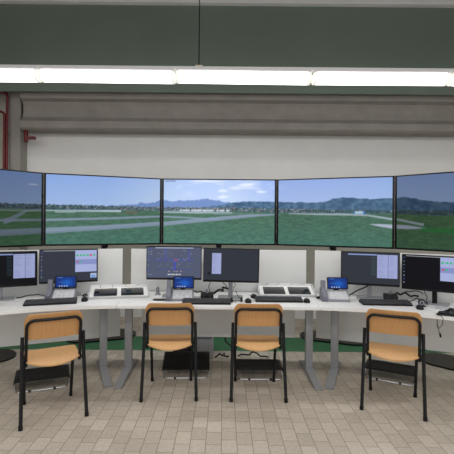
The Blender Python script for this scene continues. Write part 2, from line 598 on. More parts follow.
    strip([(2.1, .482), (2.5, .482)], [(2.1, .010), (2.5, .016)], C(212, 218, 230), .8 * (noise2(U * 70, t * 3, 21) > .35), 2.14, 2.62)
    strip([(2.5, .535), (2.8, .525)], [(2.5, .008), (2.8, .004)], tar, .6, 2.45, 2.8)
    # pale apron and triangular pad on the right
    strip([(3, .515), (3.35, .53), (3.6, .532), (3.8, .545), (4, .60), (4.2, .67)], [(3, .004), (3.35, .012), (3.6, .015), (3.8, .012), (4.2, .018)], C(168, 180, 196), .85, 3.1, 4.22)
    strip([(3.82, .675), (4, .705), (4.12, .712), (4.25, .725)], [(3.82, .002), (3.9, .018), (4.0, .028), (4.1, .026), (4.25, .001)], C(176, 184, 206), .95, 3.82, 4.25)
    strip([(3.6, .505), (3.8, .505)], [(3.6, .02), (3.8, .02)], C(180, 206, 226), .9, 3.695, 3.765)
    strip([(3.6, .51), (3.8, .51)], [(3.6, .02), (3.8, .02)], C(60, 120, 190), .9 * ((np.abs(U - 3.69) < .007) | (np.abs(U - 3.772) < .007)))
    if k == 4:
        strip([(4.2, .74), (5, .76)], [(4.2, .025), (4.6, .05)], C(40, 140, 60), .5, 4.2)
    if k == 2:
        img[1:4, 2:19] = C(136, 152, 190)
    return img


BW, SW, BH = 1.45, 1.37, 0.822
BZ = 1.601
ang, ang2 = R(22), R(46)
ctr = (0.0, 5.115)
e1 = (0.725, 5.115)
c2 = (e1[0] + SW / 2 * math.cos(ang), e1[1] - SW / 2 * math.sin(ang))
e2 = (e1[0] + SW * math.cos(ang), e1[1] - SW * math.sin(ang))
c3 = (e2[0] + SW / 2 * math.cos(ang2), e2[1] - SW / 2 * math.sin(ang2))
defs = [(0, -c3[0], c3[1], ang2, 0.42, 'far left large display, cut by the picture edge, showing a dim taxiway'),
        (1, -c2[0], c2[1], ang, 0.98, 'second large display from the left, showing runways and low white airport buildings'),
        (2, 0, ctr[1], 0, 1.12, 'middle display of the curved video wall, showing snowy blue mountains and clouds'),
        (3, c2[0], c2[1], -ang, 0.98, 'second large display from the right, showing green hills and a small white hut'),
        (4, c3[0], c3[1], -ang2, 0.42, 'far right large display, cut by the picture edge, showing a dim pale pad')]
for k, x, y, a, st, lab in defs:
    bw = BW if k == 2 else SW
    t = thing('wall_display', lab, 'display', (x, y, 0), a, 'large displays of the curved video wall')
    c = MB().box((0, 0.026, BZ), (bw - 0.0005, 0.05, BH + 0.012), 0.0015)
    c.build('casing', M['black'], t)
    MB().box((0, 0.075, BZ - 0.05), (bw * .6, 0.05, BH * .55), 0.01).build('rear_housing', M['dark'], t)
    picture('screen', airfield(k), bw - 0.050, BH - 0.022, screen_mat('display_picture', st), t, (0, -0.0005, BZ + 0.002))
    off = 0.0
    dp = 0.33 if k in (1, 2, 3) else 0.12
    MB().box((off, 0.135, 0.80), (0.065, 0.06, 1.57), 0.006).build('pole', M['blackmetal'], t)
    MB().box((off, 0.07, BZ - BH / 2 - 0.012), (0.07, 0.09, 0.045), 0.004).build('bracket', M['blackmetal'], t)
    MB().prism(rrect(0.86, 0.46, 0.21, 10, (off, dp)), 0.002, 0.020, 0.004).build('base_plate', M['blackplate'], t)

# ------------------------------------------------------------------ desks
TZ = 0.73
SA = R(21.5)


def front_y(X):
    u = max(0.0, abs(X) - 0.9)
    if u < 1.0:
        return 3.585 - .06 * u - .29 * u * u
    return 3.585 - .35 - .64 * (u - 1.0)


def leg(parent, lx, ly, ang_):
    """two-stage steel column on a long foot, local to the desk"""
    g = MB().box((0, 0, 0.39), (0.070, 0.055, 0.66), 0.004)
    g.box((0, 0, 0.10), (0.062, 0.048, 0.14), 0.003)
    o = g.build('leg', M['greymetal'], parent, loc=(lx, ly, 0), rot=(0, 0, ang_))
    f = MB().side_prism([(-0.425, 0.004), (-0.43, 0.022), (-0.02, 0.058), (0.06, 0.058), (0.30, 0.022), (0.29, 0.004)], -0.036, 0.036)
    f.build('foot', M['greymetal'], o)
    g = MB().box((0, 0.0, 0.69), (0.09, 0.52, 0.014), 0.002)
    g.build('top_bracket', M['greymetal'], o)
    return o


# middle desk
t = thing('desk', 'white middle desk in front of the central display', 'desk', (0, 3.95, 0), 0, 'white operator desks')
poly = [(-0.899, 3.585), (0.899, 3.585), (0.968, 4.318), (-0.968, 4.318)]
MB().prism([(x, y - 3.95) for x, y in poly], 0.70, TZ, 0.003).build('tabletop', M['white'], t)
MB().box((0, 4.332 - 3.95, 0.945), (1.87, 0.02, 0.47), 0.003).build('screen_panel', M['panel'], t)
MB().box((0, 4.31 - 3.95, 0.475), (1.63, 0.018, 0.444), 0.003).build('modesty_panel', M['panel'], t)
leg(t, -0.877, 0.03, 0)
leg(t, 0.893, 0.03, 0)

for sgn, lab in ((-1, 'white left desk with a curved front edge, angled inward'), (1, 'white right desk with a curved front edge, angled inward')):
    rz = -sgn * SA
    org = Vector((sgn * 1.75, 3.72, 0))
    t = thing('desk', lab, 'desk', org, rz, 'white operator desks')
    inv = Matrix.Rotation(-rz, 3, 'Z')
    loc = lambda x, y: (inv @ (Vector((x, y, 0)) - org)).to_2d()
    fr = [(sgn * (0.903 + 0.06 * i), front_y(0.903 + 0.06 * i)) for i in range(27)]
    dr = Vector((math.cos(SA), -math.sin(SA)))
    p0 = Vector((0.972, 4.352))
    bk = [(sgn * (p0 + dr * 1.86).x, (p0 + dr * 1.86).y), (sgn * p0.x, p0.y)]
    pts = [tuple(loc(x, y)) for x, y in fr + bk]
    if sgn < 0:
        pts = pts[::-1]
    MB().prism(pts, 0.70, TZ, 0.003).build('tabletop', M['white'], t)
    a = Vector((1.03, 4.345)); L = 1.72
    c = a + dr * (L / 2) + Vector((math.sin(SA), math.cos(SA))) * 0.014
    lx, ly = loc(sgn * c.x, c.y)
    MB().box((lx, ly, 0.945), (L, 0.02, 0.47), 0.003).build('screen_panel', M['panel'], t)
    a = Vector((1.045, 4.318)); L = 1.6
    c = a + dr * (L / 2)
    lx, ly = loc(sgn * c.x, c.y)
    MB().box((lx, ly, 0.475), (L, 0.018, 0.444), 0.003).build('modesty_panel', M['panel'], t)
    lx, ly = loc(sgn * (1.128 if sgn < 0 else 1.148), 3.985)
    leg(t, lx, ly, 0)
    leg(t, lx + sgn * 1.45, ly, 0)


# ------------------------------------------------------------------ chairs
def make_chair(label):
    t = thing('school_chair', label, 'chair', (0, 0, 0), 0, 'beech school chairs at the desks')
    # plywood seat: dished, with a rounded rear edge
    def seat(u, v):
        x = (u - .5) * 2
        half = 0.185 + 0.012 * v
        y0 = -0.125 - 0.055 * (1 - x * x)
        y1 = 0.205 - 0.012 * abs(x) ** 4
        y = y0 + (y1 - y0) * v
        z = 0.438 + 0.012 * x * x * (1 - 0.75 * v) - 0.028 * max(0, 1 - v / 0.34) ** 2 * (1 - 0.6 * x * x) - 0.02 * max(0, v - 0.75) ** 2 * 16 * 0.6
        return (x * half, y, z), (0, 0, 1)
    MB().sheet(seat, 16, 14, 0.011).build('seat', M['seatwood'], t)

    def back(u, v):
        x = (u - .5) * 2
        z0, z1 = 0.602, 0.795
        # rounded upper corners
        zt = z1 - 0.045 * max(0, (abs(x) - 0.78) / 0.22) ** 2.5
        zb = z0 + 0.020 * max(0, (abs(x) - 0.85) / 0.15) ** 2
        z = zb + (zt - zb) * v
        y = -0.128 - (z - 0.6) * 0.24 + 0.022 * x * x
        return (x * 0.203, y, z), (0, -1, -0.24)
    MB().sheet(back, 24, 12, 0.010).build('backrest', M['wood'], t)
    # U-shaped rear tube carrying the backrest
    ux, r = 0.188, 0.055
    yy = lambda z: -0.136 - (z - 0.6) * 0.24 + 0.012 if z > 0.6 else -0.124 - (z - .6) * 0.10
    def P(x, z):
        return (x, -0.149 - (z - 0.6) * 0.24 + 0.018 * (abs(x) / 0.19) ** 2, z)
    pts = [(-ux, -0.105, 0.405), (-ux, -0.112, 0.45), (-ux, -0.124, 0.55), P(-ux, 0.62)]
    zt = 0.752
    for k in range(7):
        a = R(180 - 90 * k / 6)
        pts.append(P(-ux + r + r * math.cos(a), zt - r + r * math.sin(a)))
    pts += [P(x, zt) for x in (-0.06, 0.0, 0.06)]
    for k in range(7):
        a = R(90 - 90 * k / 6)
        pts.append(P(ux - r + r * math.cos(a), zt - r + r * math.sin(a)))
    pts += [P(ux, 0.62), (ux, -0.124, 0.55), (ux, -0.112, 0.45), (ux, -0.105, 0.405)]
    MB().tube(pts, 0.0115, 10).build('back_frame', M['blackmetal'], t)
    for s in (-1, 1):
        # rear leg runs on up into the side post
        MB().tube([(s * 0.225, -0.215, 0.012), (s * 0.220, -0.165, 0.25), (s * 0.216, -0.125, 0.45), (s * 0.213, -0.115, 0.625)], 0.0135, 10).build('leg', M['blackmetal'], t)
        MB().tube([(s * 0.178, 0.215, 0.012), (s * 0.186, 0.17, 0.405)], 0.0125, 10).build('leg', M['blackmetal'], t)
        MB().tube([(s * 0.216, -0.125, 0.415), (s * 0.186, 0.172, 0.412)], 0.010, 8).build('seat_rail', M['blackmetal'], t)
        MB().cyl((s * 0.2255, -0.217, 0.0), (s * 0.225, -0.212, 0.03), 0.0155, n=12).build('foot_cap', M['black'], t)
        MB().cyl((s * 0.178, 0.217, 0.0), (s * 0.1785, 0.212, 0.03), 0.0145, n=12).build('foot_cap', M['black'], t)
    MB().tube([(-0.186, 0.165, 0.41), (0.186, 0.165, 0.41)], 0.010, 8).build('cross_rail', M['blackmetal'], t)
    return t


chair0 = make_chair('beech plywood school chair at the left desk, turned to the left')
for i, (x, y, a, lab) in enumerate((
        (-1.185, 2.955, 29, None),
        (-0.400, 3.325, 3.5, 'beech plywood school chair at the middle desk, its back in front of the desk phone'),
        (0.338, 3.328, -0.5, 'beech plywood school chair at the middle desk, right of the computer case'),
        (1.350, 3.12, -23.0, 'beech plywood school chair at the right desk, turned to the right'))):
    c = chair0 if i == 0 else copy_tree(chair0)
    # (x, y) is midway between the rear feet
    a_ = R(a)
    c.location = (x - 0.215 * math.sin(a_), y + 0.215 * math.cos(a_), 0)
    c.rotation_euler = (0, 0, a_)
    if lab:
        c['label'] = lab


# ------------------------------------------------------------------ foot rests
def make_footrest(label):
    t = thing('footrest', label, 'footrest', (0, 0, 0), 0, 'black footrests under the desks')
    p = MB().box((0, 0, 0), (0.45, 0.28, 0.014), 0.005)
    for k in range(9):
        p.box((0, -0.11 + k * 0.0275, 0.0078), (0.41, 0.006, 0.003))
    for sg in (-1, 1):
        p.box((sg * 0.222, 0, -0.010), (0.008, 0.27, 0.03), 0.002)
    p.build('plate', M['black'], t, loc=(0, 0, 0.088))
    q = [(-0.218, 0.09, 0.075), (-0.22, 0.02, 0.06), (-0.215, -0.09, 0.016)]
    for k in range(5):
        a = R(180 + 90 * k / 4)
        q.append((-0.17 + 0.04 * math.cos(a), -0.13 + 0.04 * math.sin(a), 0.0085))
    for k in range(5):
        a = R(270 + 90 * k / 4)
        q.append((0.17 + 0.04 * math.cos(a), -0.13 + 0.04 * math.sin(a), 0.0085))
    q += [(0.215, -0.09, 0.016), (0.22, 0.02, 0.06), (0.218, 0.09, 0.075)]
    MB().tube(q, 0.007, 8).build('wire_stand', M['chrome'], t)
    for sg in (-1, 1):
        MB().tube([(sg * 0.2, 0.10, 0.08), (sg * 0.2, 0.12, 0.006)], 0.007, 8).build('rear_foot', M['black'], t)
        MB().box((sg * 0.1, -0.17, 0.009), (0.02, 0.02, 0.018), 0.003).build('rubber_foot', M['black'], t)
    return t


f0 = make_footrest('flat black footrest under the left desk')
for i, (x, y, a, tip, lab) in enumerate(((-1.585, 3.67, 22, 2, None),
                                         (-0.306, 3.97, 2, 17, 'black tilted footrest in front of the grey computer case'),
                                         (0.395, 3.955, 0, 0, 'flat black footrest beneath the middle desk, right of the computer case'),
                                         (1.665, 3.91, -28, 0, 'flat black footrest under the right desk'))):
    f = f0 if i == 0 else copy_tree(f0)
    f.location = (x, y, 0)
    f.rotation_euler = (0, 0, R(a))
    for ch in f.children:
        if ch.name.startswith('plate'):
            ch.rotation_euler = (R(tip), 0, 0)
            ch.location.z = 0.088 + 0.0016 * tip
    if lab:
        f['label'] = lab


# ------------------------------------------------------------------ monitors
def canvas(bg, rows=74, cols=126):
    im = np.zeros((rows, cols, 3)) + np.array(bg, float)
    return im


def rect(im, x0, y0, x1, y1, c, a=1.0):
    h, w_ = im.shape[:2]
    sl = im[int(round(y0 * h)):max(int(round(y1 * h)), int(round(y0 * h)) + 1), int(round(x0 * w_)):max(int(round(x1 * w_)), int(round(x0 * w_)) + 1)]
    sl[...] = sl * (1 - a) + np.array(c, float) * a


def icons(im, x, ys, c=(150, 165, 200)):
    for i, y in enumerate(ys):
        rect(im, x, y, x + 0.018, y + 0.032, (c[0], c[1], c[2]) if i % 3 else (80, 100, 190), .85)


def doc(im, x0, y0, x1, y1, split=None, seed=1):
    r = np.random.RandomState(seed)
    rect(im, x0, y0, x1, y1, (164, 172, 216))
    y = y0 + 0.05
    while y < y1 - 0.05:
        if not (y0 + (y1 - y0) * .52 < y < y0 + (y1 - y0) * .64):
            x = x0 + 0.02
            rect(im, x, y, x + (x1 - x0) * (0.2 + .2 * r.rand()), y + 0.012, (128, 136, 186), .6)
            if split:
                rect(im, split + 0.02, y, split + 0.02 + (x1 - split) * (0.3 + .3 * r.rand()), y + 0.012, (128, 136, 186), .6)
        y += 0.045
    if split:
        rect(im, split - 0.004, y0, split + 0.004, y1, (96, 104, 150))


def status(im, x0, y0, x1, y1):
    """light status window with green and red tiles"""
    rect(im, x0, y0, x1, y1, (172, 182, 226))
    H = y1 - y0; W = x1 - x0
    rect(im, x0, y0 + H * .42, x1, y0 + H * .64, (140, 150, 204))
    for i in range(6):
        c = (40, 190, 110) if i != 4 else (215, 50, 70)
        rect(im, x0 + W * (.05 + .155 * i), y0 + H * .19, x0 + W * (.16 + .155 * i), y0 + H * .26, c, .9)
    rect(im, x0 + W * .06, y0 + H * .49, x0 + W * .18, y0 + H * .55, (215, 50, 70), .9)
    rect(im, x0 + W * .19, y0 + H * .49, x0 + W * .30, y0 + H * .55, (40, 190, 110), .9)


def pic_listing(bg, glow):
    im = canvas(bg)
    rect(im, 0.12, 0.045, 0.62, 0.075, (150, 170, 225), .9)
    for y in np.arange(0.14, 0.68, 0.045):
        rect(im, 0.52, y, 0.60, y + 0.016, glow, .7)
    doc(im, 0.625, 0.05, 0.965, 0.80, 0.815, 3)
    return im


def pic_status(bg):
    im = canvas(bg)
    rect(im, 0.06, 0.0, 1.0, 0.022, (190, 196, 205), .8)
    icons(im, 0.02, np.arange(0.06, 0.85, 0.11))
    status(im, 0.60, 0.02, 0.985, 0.72)
    rect(im, 0.875, 0.77, 0.985, 0.92, (176, 190, 226))
    rect(im, 0.89, 0.84, 0.96, 0.90, (110, 160, 220))
    return im


def pic_radar():
    im = canvas((86, 93, 116))
    rect(im, 0.16, 0.015, 0.86, 0.045, (190, 196, 220), .9)
    icons(im, 0.025, (.05, .13, .21, .30, .40, .58, .76, .88), (150, 160, 176))
    icons(im, 0.075, (.05, .13, .21, .40, .88), (150, 160, 176))
    bl = (74, 84, 176)
    for y in (.38, .44):
        rect(im, .16, y, .86, y + .022, bl, .8)
    for x in (.335, .77):
        rect(im, x, .06, x + .022, .38, bl, .8)
    rect(im, .49, .46, .54, .74, bl, .9)
    rect(im, .16, .71, .86, .725, bl, .7)
    rect(im, .51, .38, .56, .43, (190, 80, 110), .7)
    r = np.random.RandomState(5)
    for _ in range(60):
        x, y = .18 + .62 * r.rand(), .08 + .58 * r.rand()
        rect(im, x, y, x + .015 + .03 * r.rand(), y + .012, (150, 160, 184), .55)
    for i in range(7):
        rect(im, .385 + i * .036, .86, .41 + i * .036, .91, (226, 228, 236), .9)
    for x in (.40, .50, .55, .62):
        rect(im, x, .775, x + .02, .80, (205, 180, 190), .8)
    return im


def pic_note():
    im = canvas((50, 54, 64))
    doc(im, 0.155, 0.14, 0.325, 0.80, None, 8)
    im[:] = im
    rect(im, 0.09, 0.74, 0.13, 0.82, (10, 10, 16), .9)
    return im


MW, MH = 0.54, 0.328


def monitor(label, x, y, rz, ztop, img, strength, case='black', base_dx=0.0, tilt=0.0, metal='silver'):
    t = thing('monitor', label, 'monitor', (x, y, TZ), rz, 'desk monitors')
    zc = ztop - TZ - MH / 2
    sm = screen_mat('monitor_picture', strength)
    c = MB().box((0, 0.02, zc), (MW, 0.034, MH), 0.005)
    co = c.build('casing', M[case], t, rot=(0, tilt, 0))
    p = picture('screen', img, MW - 0.014, MH - 0.030, sm, t, (0, 0.0022, zc + 0.005), (0, tilt, 0))
    MB().box((0, 0.05, zc - 0.02), (0.22, 0.03, 0.16), 0.01).build('rear_housing', M[case], t)
    MB().box((base_dx, 0.085, zc / 2 + 0.01), (0.042, 0.028, zc), 0.005).build('pillar', M[metal], t)
    MB().prism(rrect(0.24, 0.15, 0.02, 5, (base_dx, 0.10)), 0.0006, 0.012, 0.003).build('base', M['silver'], t)
    return t


monitor('black monitor at the far left edge, showing a pale two-column list', -1.955, 3.71, R(27), 1.186, pic_listing((8, 9, 14), (50, 80, 90)), 0.85, base_dx=-0.04)
monitor('dark grey monitor on the left desk behind the desk phone, showing green and red tiles', -1.458, 3.955, R(23), 1.196, pic_status((54, 58, 70)), 0.9)
monitor('dark grey monitor on the middle desk, showing a map of blue lines and a clock', -0.437, 3.955, R(0.5), 1.234, pic_radar(), 0.9)
monitor('dark grey monitor on the middle desk, showing one narrow pale note', 0.117, 3.90, R(-1.5), 1.222, pic_note(), 0.9, base_dx=0.0, tilt=R(0.8))
monitor('dark grey monitor on the right desk beside the desk phone, showing a pale two-column list', 1.470, 3.94, R(-19), 1.196, pic_listing((50, 54, 62), (70, 92, 100)), 0.9)
monitor('black monitor at the far right edge, showing green and red tiles', 1.955, 3.685, R(-36), 1.186, pic_status((10, 11, 17)), 0.9, metal='black')


# ------------------------------------------------------------------ phones
def phone_pic():
    im = canvas((14, 48, 126), 30, 48)
    h, w_ = im.shape[:2]
    yy, xx = np.mgrid[0:h, 0:w_]
    g = np.exp(-((xx / w_ - .55) ** 2 / .08 + (yy / h - .55) ** 2 / .12))
    im += g[..., None] * np.array([8, 50, 70])
    rect(im, .08, .08, .34, .13, (120, 170, 225), .6)
    rect(im, .12, .5, .4, .54, (110, 160, 220), .6)
    for i in range(4):
        rect(im, .16 + .13 * i, .84, .22 + .13 * i, .93, (200, 215, 235), .9)
    return im


PHONE_M = screen_mat('phone_picture', 0.9)


def make_phone(label):
    t = thing('desk_phone', label, 'phone', (0, 0, 0), 0, 'grey desk phones')
    MB().side_prism([(-0.075, 0.001), (-0.08, 0.016), (0.035, 0.092), (0.06, 0.092), (0.085, 0.001)], -0.072, 0.135).build('body', M['grey'], t)
    k = MB()
    tl = math.degrees(math.atan2(0.076, 0.115))
    rt = RX(tl)
    q = Vector((0, -0.0225, 0.054)); up = Vector((0, math.cos(R(tl)), math.sin(R(tl)))); nr = Vector((0, -math.sin(R(tl)), math.cos(R(tl))))
    k.box(Vector((0.031, 0, 0)) + q + nr * 0.002, (0.185, 0.118, 0.004), 0.001, rt)
    for i in range(4):
        for j in range(4):
            k.box(Vector((-0.034 + j * 0.036 + (0.018 if j == 3 else 0), 0, 0)) + q + up * (-0.042 + i * 0.028) + nr * 0.005, (0.025, 0.019, 0.006), 0.002, rt)
    k.build('keypad', M['keypad'], t)
    MB().side_prism([(-0.078, 0.001), (-0.085, 0.03), (0.045, 0.118), (0.07, 0.11), (0.085, 0.001)], -0.125, -0.074).build('cradle', M['handset'], t)
    prof = [(-0.098, 0.028), (-0.104, 0.052), (-0.085, 0.068), (-0.062, 0.062), (0.0, 0.112), (0.008, 0.150), (0.018, 0.184), (0.042, 0.186), (0.054, 0.160),
            (0.046, 0.138), (0.034, 0.116), (-0.055, 0.050), (-0.07, 0.040)]
    MB().side_prism(prof, -0.121, -0.079).build('handset', M['handset'], t)
    MB().box((0.03, 0.052, 0.10), (0.05, 0.018, 0.07), 0.005).build('screen_arm', M['dark'], t)
    d = MB().box((0, 0, 0), (0.200, 0.014, 0.118), 0.008).build('display_casing', M['black'], t, loc=(0.038, 0.032, 0.160), rot=(R(-14), 0, 0))
    picture('display', phone_pic(), 0.178, 0.098, PHONE_M, d, (0, -0.0078, 0))
    return t


p0 = make_phone('grey desk phone with a blue screen on the left desk')
for i, (x, y, a, lab) in enumerate(((-1.490, 3.832, 9, None),
                                    (-0.372, 3.868, 3, 'grey desk phone with a blue screen on the middle desk'),
                                    (1.115, 3.905, -4, 'grey desk phone with a blue screen on the right desk'))):
    p = p0 if i == 0 else copy_tree(p0)
    p.location = (x, y, TZ)
    p.rotation_euler = (0, 0, R(a))
    if lab:
        p['label'] = lab


# ------------------------------------------------------------------ strip trays
def make_tray(label):
    t = thing('strip_tray', label, 'tray', (0, 0, 0), 0, 'white strip trays')
    W = 0.565
    sl = math.degrees(math.atan2(0.055, 0.21))
    MB().side_prism([(-0.115, 0.001), (-0.117, 0.018), (0.092, 0.073), (0.094, 0.10), (0.106, 0.10), (0.108, 0.001)], -W / 2, W / 2).build('frame', M['white'], t)
    for s in (-1, 1):
        MB().side_prism([(-0.117, 0.001), (-0.117, 0.026), (0.094, 0.10), (0.106, 0.10), (0.106, 0.001)], s * W / 2 - 0.006, s * W / 2 + 0.006).build('cheek', M['lightgrey'], t)
    MB().box((0, -0.118, 0.010), (W, 0.006, 0.018), 0.002).build('front_lip', M['lightgrey'], t)
    for s in (-1, 1):
        p = MB().box((s * 0.128, -0.022, 0.0475), (0.218, 0.165, 0.008), 0.003, RX(sl)).build('black_panel', M['glass'], t)
        for q in (-0.06, 0.06):
            MB().tube([(s * 0.125 + q, 0.055, 0.068), (s * 0.125 + q, 0.083, 0.085), (s * 0.125 + q, 0.094, 0.102)], 0.003, 6).build('wire_hook', M['chrome'], t)
    return t


t0 = make_tray('white tray with two black glass panels straddling the left and middle desks')
t1 = copy_tree(t0)
t1['label'] = 'white tray with two black glass panels on the right of the middle desk'
t0.location = (-0.985, 4.02, TZ); t0.rotation_euler = (0, 0, R(13))
t1.location = (0.70, 4.185, TZ); t1.rotation_euler = (0, 0, R(-1))


# ------------------------------------------------------------------ keyboards and mice
def make_keyboard(label):
    t = thing('keyboard', label, 'keyboard', (0, 0, 0), 0, 'black keyboards')
    MB().side_prism([(-0.072, 0.003), (-0.074, 0.012), (0.070, 0.028), (0.074, 0.022), (0.072, 0.004)], -0.22, 0.22).build('case', M['black'], t)
    k = MB()
    rt = RX(6.3)
    for r_ in range(6):
        y = -0.060 + r_ * 0.0235
        z = 0.0165 + (y + 0.074) * 0.111
        x = -0.212
        while x < 0.208:
            wd = 0.0172
            if r_ == 0 and -0.15 < x < -0.05:
                wd = 0.10
            if not (0.075 < x < 0.083 or 0.136 < x < 0.142):
                k.box((x + wd / 2, y, z), (wd - 0.003, 0.0185, 0.007), 0.0, rt)
            x += wd + 0.0018
    k.build('keys', M['key'], t, smooth=False)
    for s in (-1, 1):
        MB().box((s * 0.18, 0.064, 0.009), (0.02, 0.006, 0.016), 0.001).build('tilt_foot', M['black'], t)
    return t


k0 = make_keyboard('black keyboard on the left desk in front of the phone')
for i, (x, y, a, lab) in enumerate(((-1.503, 3.636, 17, None),
                                    (-0.108, 3.715, 0, 'black keyboard on the middle desk, between the phone and the dark mice'),
                                    (0.572, 3.845, -1, 'black keyboard on the middle desk in front of the white tray'),
                                    (1.540, 3.735, -4, 'black keyboard on the right desk'))):
    k = k0 if i == 0 else copy_tree(k0)
    k.location = (x, y, TZ)
    k.rotation_euler = (0, 0, R(a))
    if lab:
        k['label'] = lab


def make_mouse(label):
    t = thing('mouse', label, 'mouse', (0, 0, 0), 0, 'black computer mice')
    def f(u, v):
        a = u * 2 * PI
        b_ = v * PI / 2
        r_ = math.cos(b_)
        return (0.031 * math.cos(a) * max(r_, 0.001) ** .6, 0.053 * math.sin(a) * max(r_, 0.001) ** .6, 0.002 + 0.034 * math.sin(b_) ** 1.0)
    m = MB()
    rings = []
    for j in range(8):
        rings.append([m.bm.verts.new(f(i / 20, min(j / 8, 0.97))) for i in range(20)])
    top = m.bm.verts.new((0, 0, 0.036))
    for j in range(7):
        for i in range(20):
            m.bm.faces.new((rings[j][i], rings[j][(i + 1) % 20], rings[j + 1][(i + 1) % 20], rings[j + 1][i]))
    for i in range(20):
        m.bm.faces.new((rings[7][i], rings[7][(i + 1) % 20], top))
    m.bm.faces.new(rings[0][::-1])
    m.build('body', M['black'], t)
    MB().cyl((-0.004, 0.028, 0.031), (0.004, 0.028, 0.031), 0.007, n=12).build('wheel', M['grey'], t)
    MB().tube([(0, 0.05, 0.01), (0.004, 0.070, 0.005), (-0.010, 0.088, 0.004), (-0.025, 0.105, 0.004)], 0.002, 6).build('cord', M['dark'], t)
    return t


m0 = make_mouse('black mouse on the left desk, right of the keyboard')
for i, (x, y, a, lab) in enumerate(((-1.245, 3.77, 12, None),
                                    (0.278, 3.77, 0, 'black mouse on the middle desk, just left of the second keyboard'),
                                    (0.350, 4.00, 8, 'small dark mouse by the monitor foot, behind the others on the middle desk'),
                                    (0.83, 3.80, -3, 'black mouse on the middle desk, right of the keyboard by the tray'),
                                    (1.765, 3.545, -18, 'black mouse on the right desk behind the chair'))):
    m = m0 if i == 0 else copy_tree(m0)
    m.location = (x, y, TZ)
    m.rotation_euler = (0, 0, R(a))
    if lab:
        m['label'] = lab


# ------------------------------------------------------------------ intercom boxes, headsets, papers, small things
def make_box(label):
    t = thing('intercom_box', label, 'intercom', (0, 0, 0), 0, 'black intercom boxes')
    MB().side_prism([(-0.05, 0.001), (-0.052, 0.03), (0.0, 0.052), (0.048, 0.054), (0.05, 0.001)], -0.062, 0.062).build('body', M['black'], t)
    for q in (-0.03, 0.03):
        MB().cyl((q, -0.042, 0.026), (q, -0.062, 0.023), 0.009, n=14).build('knob', M['dark'], t)
    MB().cyl((0.0, 0.01, 0.052), (0.0, 0.01, 0.088), 0.014, 0.011, n=14).build('microphone', M['grey'], t)
    return t


b0 = make_box('black intercom box on the middle desk, behind the keyboard')
b1 = copy_tree(b0)
b1['label'] = 'black intercom box with a grey microphone stub on the right desk'
b0.location = (-0.11, 3.95, TZ)
b1.location = (1.685, 3.965, TZ); b1.rotation_euler = (0, 0, R(-14))
t = thing('desk_speaker', 'small black upright speaker near the left edge of the left desk', 'speaker', (-2.005, 3.565, TZ), R(24))
MB().box((0, 0, 0.035), (0.042, 0.045, 0.068), 0.004).build('body', M['black'], t)
MB().cyl((0, -0.0225, 0.042), (0, -0.0255, 0.042), 0.014, n=16).build('cone', M['dark'], t)


def make_headset(label):
    t = thing('headset', label, 'headset', (0, 0, 0), 0, 'black headsets')
    p = [(0.075 * math.cos(R(a)), 0.075 * math.sin(R(a)) + 0.01, 0.012) for a in range(0, 181, 12)]
    MB().tube(p, 0.006, 8).build('headband', M['black'], t)
    for s in (-1, 1):
        MB().cyl((s * 0.075 - 0.012, 0, 0.031), (s * 0.075 + 0.012, 0, 0.031), 0.030, n=18).build('ear_cup', M['black'], t)
    MB().tube([(-0.075, -0.025, 0.03), (-0.06, -0.07, 0.018), (-0.02, -0.085, 0.010)], 0.003, 6).build('microphone_boom', M['black'], t)
    return t


h0 = make_headset('black headset on the middle desk, between keyboard and mouse')
h0.scale = (0.62, 0.62, 0.75)
h0.location = (0.170, 3.775, TZ); h0.rotation_euler = (0, 0, R(10))
h1 = copy_tree(h0)
h1['label'] = 'black headset at the left edge of the left desk'
h1.scale = (1, 1, 1); h1.location = (-2.03, 3.42, TZ); h1.rotation_euler = (0, 0, R(35))
t = thing('webcam', 'black ball webcam with a silver ring on the right desk', 'webcam', (1.835, 3.655, TZ), R(-20))
MB().prism(rrect(0.07, 0.06, 0.02), 0.0005, 0.008, 0.002).build('base', M['black'], t)
bm_ = MB(); bmesh.ops.create_uvsphere(bm_.bm, u_segments=20, v_segments=14, radius=0.031)
bm_.build('ball', M['black'], t, loc=(0, 0, 0.037))
MB().cyl((0, -0.022, 0.037), (0, -0.033, 0.037), 0.021, n=20).build('lens_ring', M['silver'], t)
MB().cyl((0, -0.033, 0.037), (0, -0.0345, 0.037), 0.010, n=16).build('lens', M['glass'], t)

# black folded pouch with a dangling cable on the right
t = thing('pouch', 'black folded pouch lying near the right edge of the right desk', 'pouch', (1.905, 3.33, TZ), R(-28))
def pouch(u, v):
    x = (u - .5); y = (v - .5)
    z = 0.012 + 0.028 * math.exp(-((x - .05) / .22) ** 2) * math.exp(-((y - 0.1) / .4) ** 2) + 0.006 * math.sin(9 * x + 5 * y)
    return (x * 0.19 * (1 - .35 * v), y * 0.15 + 0.03 * x, max(z, 0.009)), (0, 0, 1)
MB().sheet(pouch, 14, 10, 0.014).build('fabric', M['black'], t)
MB().box((0.02, 0.0, 0.052), (0.05, 0.012, 0.004), 0.001).build('strap', M['black'], t)
pts = [(1.80, 3.35, TZ + .005), (1.79, 3.30, TZ + .006), (1.795, 3.265, TZ + .006), (1.80, 3.238, TZ - .01), (1.79, 3.235, TZ - .06), (1.765, 3.236, TZ - .09), (1.75, 3.238, TZ - .05),
       (1.755, 3.240, TZ - .02), (1.752, 3.240, TZ - .06), (1.762, 3.240, TZ - .10), (1.775, 3.240, TZ - .135)]
t = thing('headphone_cable', 'thin black cable with a plug hanging over the right desk edge', 'cable', (1.80, 3.35, TZ))
MB().tube([(x - 1.80, y - 3.35, z - TZ) for x, y, z in pts], 0.0028, 6).build('cord', M['black'], t)
MB().cyl((-0.025, -0.11, -0.13), (-0.018, -0.11, -0.16), 0.0075, n=10).build('plug', M['black'], t)

